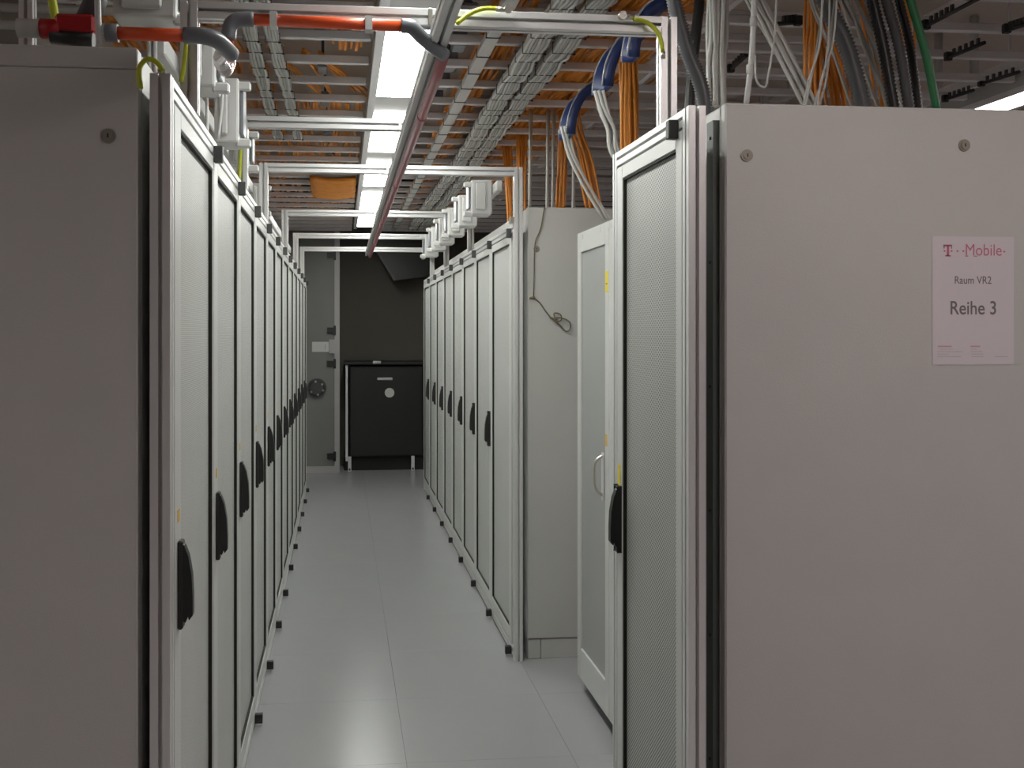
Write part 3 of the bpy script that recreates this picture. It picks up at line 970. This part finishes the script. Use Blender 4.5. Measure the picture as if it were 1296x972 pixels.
# black comb holders and rods at the far right ladder
COMB = ['black cable comb just right of the green cable, the highest one there', 'black cable comb right of the green cable, below the highest one',
        'black cable comb just above the glowing next aisle light', 'black cable comb low beside the foot of the green cable',
        'black cable comb at the right edge of the picture', 'black cable comb left of the straight orange fibre drop',
        'black cable comb behind the white conduit with joint']
ROD = ['white steel rod right of the green cable holding the right ladder', 'white steel rod behind the green cable holding the right ladder',
       'white steel rod behind the white conduit holding the right ladder']
for i, (a, b, y) in enumerate((((1172, 33), (1212, 12), 3.05), ((1200, 73), (1246, 54), 3.6), ((1242, 106), (1290, 91), 4.0), ((1196, 126), (1232, 114), 4.4), ((1274, 38), (1300, 30), 3.3), ((1010, 28), (988, 30), 3.3), ((925, 88), (945, 70), 3.9))):
    p, q = atZ(*a, RZ - 0.025), atZ(*b, RZ - 0.025)
    t = thing('cable_comb', COMB[i], 'cable holder', tuple(p), 'black cable combs on the right ladder')
    d = q - p
    MB().tube([Vector((0, 0, 0)), d * (2.0 if i in (0, 5) else 1.0)], 0.008, 6).build('spine', M['black'], t)
    MB().rbox(-0.014, 0.014, -0.01, 0.01, -0.012, 0.022, 0.003).build('end_block', M['black'], t)
    for k in range(1, 6):
        c = d * (k / 6)
        MB().box(c.x - 0.004, c.x + 0.004, c.y - 0.006, c.y + 0.006, 0.004, 0.026).build('tooth', M['charcoal'], t)
for i, (x, y) in enumerate(((1233, 4.9), (1188, 5.2), (968, 5.2))):
    p = atY(x, 100, y)
    single('ladder_upright', ROD[i], 'upright', [(p.x, p.y, ZC - 0.01), (p.x, p.y, 2.8), (p.x, p.y, 2.2 + 0.3)], 0.022, 'white', 10, group='rods holding the right ladder')

# ------------------------------------------------------------------ string on the white end panel
yS = RY0 - 0.057 - 0.004
q = pix([(689, 262), (684, 290), (677, 308), (676, 340), (675, 377)], yS)
q2 = pix([(675, 377), (683, 383), (690, 393), (697, 402)], yS)
st = thing('hanging_string', 'brown string with a loop hanging on the white rack end panel', 'string', tuple(q2[-1]))
o = Vector(st.location)
MB().tube([p - o for p in smooth(q, 6)], 0.0026, 6).build('strand', M['string'], st)
MB().tube([p - o for p in smooth(q2, 6)], 0.003, 6).build('strand', M['string'], st)
lp_ = pix([(700, 404), (708, 411), (716, 419), (721, 417), (721, 408), (713, 403), (703, 402)], yS - 0.004)
MB().tube([p - o for p in smooth(lp_, 6)], 0.003, 6).build('loop', M['string'], st)
lp_ = pix([(702, 402), (701, 397), (705, 396), (710, 399), (710, 405), (704, 407), (701, 404)], yS - 0.006)
MB().tube([p - o for p in smooth(lp_, 6)], 0.003, 6).build('loop', M['string'], st)
for a, b in (((670, 377), (677, 377)), ((696, 402), (705, 405))):
    p, r_ = atY(*a, yS - 0.002) - o, atY(*b, yS - 0.002) - o
    MB().tube([p, p.lerp(r_, 0.5), r_], 0.005, 8, [0.003, 0.0065, 0.004]).build('knot', M['string'], st)

# ------------------------------------------------------------------ paper sign
yP = NY0 + 0.065 - 0.0012
c = [atY(1180, 298, yP), atY(1283, 301, yP), atY(1283, 462, yP), atY(1180, 461, yP)]
pw, phh = 0.212, 0.296
ctr = (c[0] + c[1] + c[2] + c[3]) / 4
pw = (c[1] - c[0]).length
phh = ((c[3] - c[0]).length + (c[2] - c[1]).length) / 2
sg = thing('paper_sign', 'white paper sign reading Reihe 3 taped to the near right rack', 'sign', (ctr.x, yP, ctr.z))
MB().box(-pw / 2, pw / 2, -0.0002, 0.0004, -phh / 2, phh / 2).build('sheet', M['paper'], sg)


def text(s, x, z, size, m, xs=1.0, off=0.0, name='lettering'):
    cu = bpy.data.curves.new(name, 'FONT')
    cu.body = s
    cu.size = size
    cu.align_x = 'CENTER'
    cu.align_y = 'CENTER'
    cu.offset = off
    cu.extrude = 0.0
    tmp = bpy.data.objects.new('tmp', cu)
    COL.objects.link(tmp)
    me = bpy.data.meshes.new_from_object(tmp.evaluated_get(bpy.context.evaluated_depsgraph_get()))
    bpy.data.objects.remove(tmp)
    me.transform(Matrix.Rotation(math.pi / 2, 4, 'X') @ Matrix.Diagonal((xs, 1, 1, 1)))
    me.materials.clear()
    me.materials.append(m)
    o_ = bpy.data.objects.new(name, me)
    COL.objects.link(o_)
    o_.parent = sg
    o_.location = (x, -0.0005, z)
    return o_


u, w = pw / 103, phh / 162          # one photo pixel on the sheet


def at(px, py):
    return ((px - 1231.5) * u, (380.5 - py) * w)


def bars(rects, m):
    b = MB()
    for x0, y0, x1, y1 in rects:
        (a0, z0), (a1, z1) = at(x0, y0), at(x1, y1)
        b.box(a0, a1, -0.0007, -0.0003, z1, z0)
    return tag(b.build('lettering', M[m], sg), kind='stuff')


# slab-serif T with its dots, then the word
bars([(1194, 310, 1204.5, 312), (1198, 310, 1201, 324.5), (1196, 323.3, 1203, 324.8), (1194, 310, 1195.3, 315), (1203.2, 310, 1204.5, 315),
      (1194.2, 316.8, 1196.3, 319), (1203, 316.8, 1205.1, 319), (1210.4, 316.8, 1212.6, 319), (1217.9, 316.8, 1219.9, 319), (1269.6, 317, 1271.8, 319.2)], 'magenta')
x, z = at(1244.3, 317)
text('Mobile', x, z, 21 * w, M['magenta'], 0.82 * u / w, 0.0)
bars([(1221.3, 323.6, 1225, 324.8), (1232, 323.6, 1236.3, 324.8)], 'magenta')
x, z = at(1231, 355)
text('Raum VR2', x, z, 13.5 * w, M['ink'], 0.82 * u / w, 0.0002)
x, z = at(1231.5, 390.5)
text('Reihe 3', x, z, 24 * w, M['ink'], 0.82 * u / w, 0.0005)
bars([(1186.5, 437.5, 1204, 439.3), (1228, 437.5, 1240, 439.3)], 'inkred')
bars([(1186, 444.5, 1218, 445.4), (1186, 447.8, 1200, 448.6), (1186, 450.8, 1216, 451.8), (1228, 444.5, 1243, 445.4), (1229, 447.8, 1244, 448.6),
      (1229, 450.8, 1244, 451.8), (1259, 451, 1275, 452), (1228, 441.6, 1236, 442.4), (1188, 441.6, 1206, 442.4)], 'inkgrey')

# ------------------------------------------------------------------ black cabinet at the end of the aisle
cb = thing('black_cabinet', 'black wheeled cabinet with white disc at the end of the aisle', 'cabinet', (0.49, 10.75, 0))
MB().rbox(-0.40, 0.42, -0.05, 0.33, 0.155, 1.16, 0.01).build('body', M['black'], cb)
MB().rbox(-0.46, 0.43, -0.09, 0.36, 1.175, 1.215, 0.008).build('top', M['black'], cb)
MB().box(-0.46, 0.43, 0.0, 0.36, 0.0, 0.15).build('plinth', M['gasket'], cb)
dr = MB().rbox(-0.385, 0.405, -0.066, -0.052, 0.17, 1.14, 0.004).build('door', M['black'], cb)
p = atY(493, 497, 10.68)
MB().disc((p.x - 0.49, -0.066, p.z), (0, -1, 0), 0.053, 0.008, 24).build('white_disc', M['white'], dr)
p = atY(487, 479.5, 10.68)
MB().rbox(p.x - 0.49 - 0.085, p.x - 0.49 + 0.085, -0.08, -0.066, p.z - 0.015, p.z + 0.015, 0.005).build('handle', M['white'], dr)
p = atY(477, 458.5, 10.66)
MB().rbox(p.x - 0.49 - 0.045, p.x - 0.49 + 0.045, -0.097, -0.09, p.z - 0.016, p.z + 0.016, 0.003).build('top_label', M['greycable'], cb)
MB().box(-0.445, -0.42, -0.06, -0.03, 0.11, 1.175).build('side_profile', M['rung'], cb)
for x in (-0.40, 0.30):
    MB().box(x - 0.018, x + 0.018, -0.07, -0.04, 0.0, 0.16).build('foot', M['rung'], cb)
    MB().disc((x - 0.01, -0.055, 0.02), (1, 0, 0), 0.02, 0.02, 12).build('caster', M['charcoal'], cb)
# dark duct hanging at the end wall
du = thing('air_duct', 'dark sloping air duct under the ceiling at the end wall', 'duct', (0.7, 10.7, 2.06))
p1, p2, p3, p4 = atY(470, 305, 10.7), atY(500, 355, 10.7), atY(540, 350, 10.7), atY(560, 305, 10.7)
poly = [(v.x - 0.7, v.z - 2.06) for v in (p1, p2, p3, p4)] + [(p4.x - 0.7, ZC - 2.06), (p1.x - 0.7, ZC - 2.06)]
MB().prism(poly, (0, 0, 0), (0, 0.4, 0), (1, 0, 0), (0, 0, 1)).build('duct_body', M['black'], du)
MB().prism([(a, b) for a, b in [(poly[0][0] - 0.02, poly[0][1]), (poly[1][0] - 0.02, poly[1][1]), (poly[1][0] + 0.01, poly[1][1]), (poly[0][0] + 0.01, poly[0][1])]], (0, -0.02, 0), (0, 0.02, 0), (1, 0, 0), (0, 0, 1)).build('flange', M['charcoal'], du)
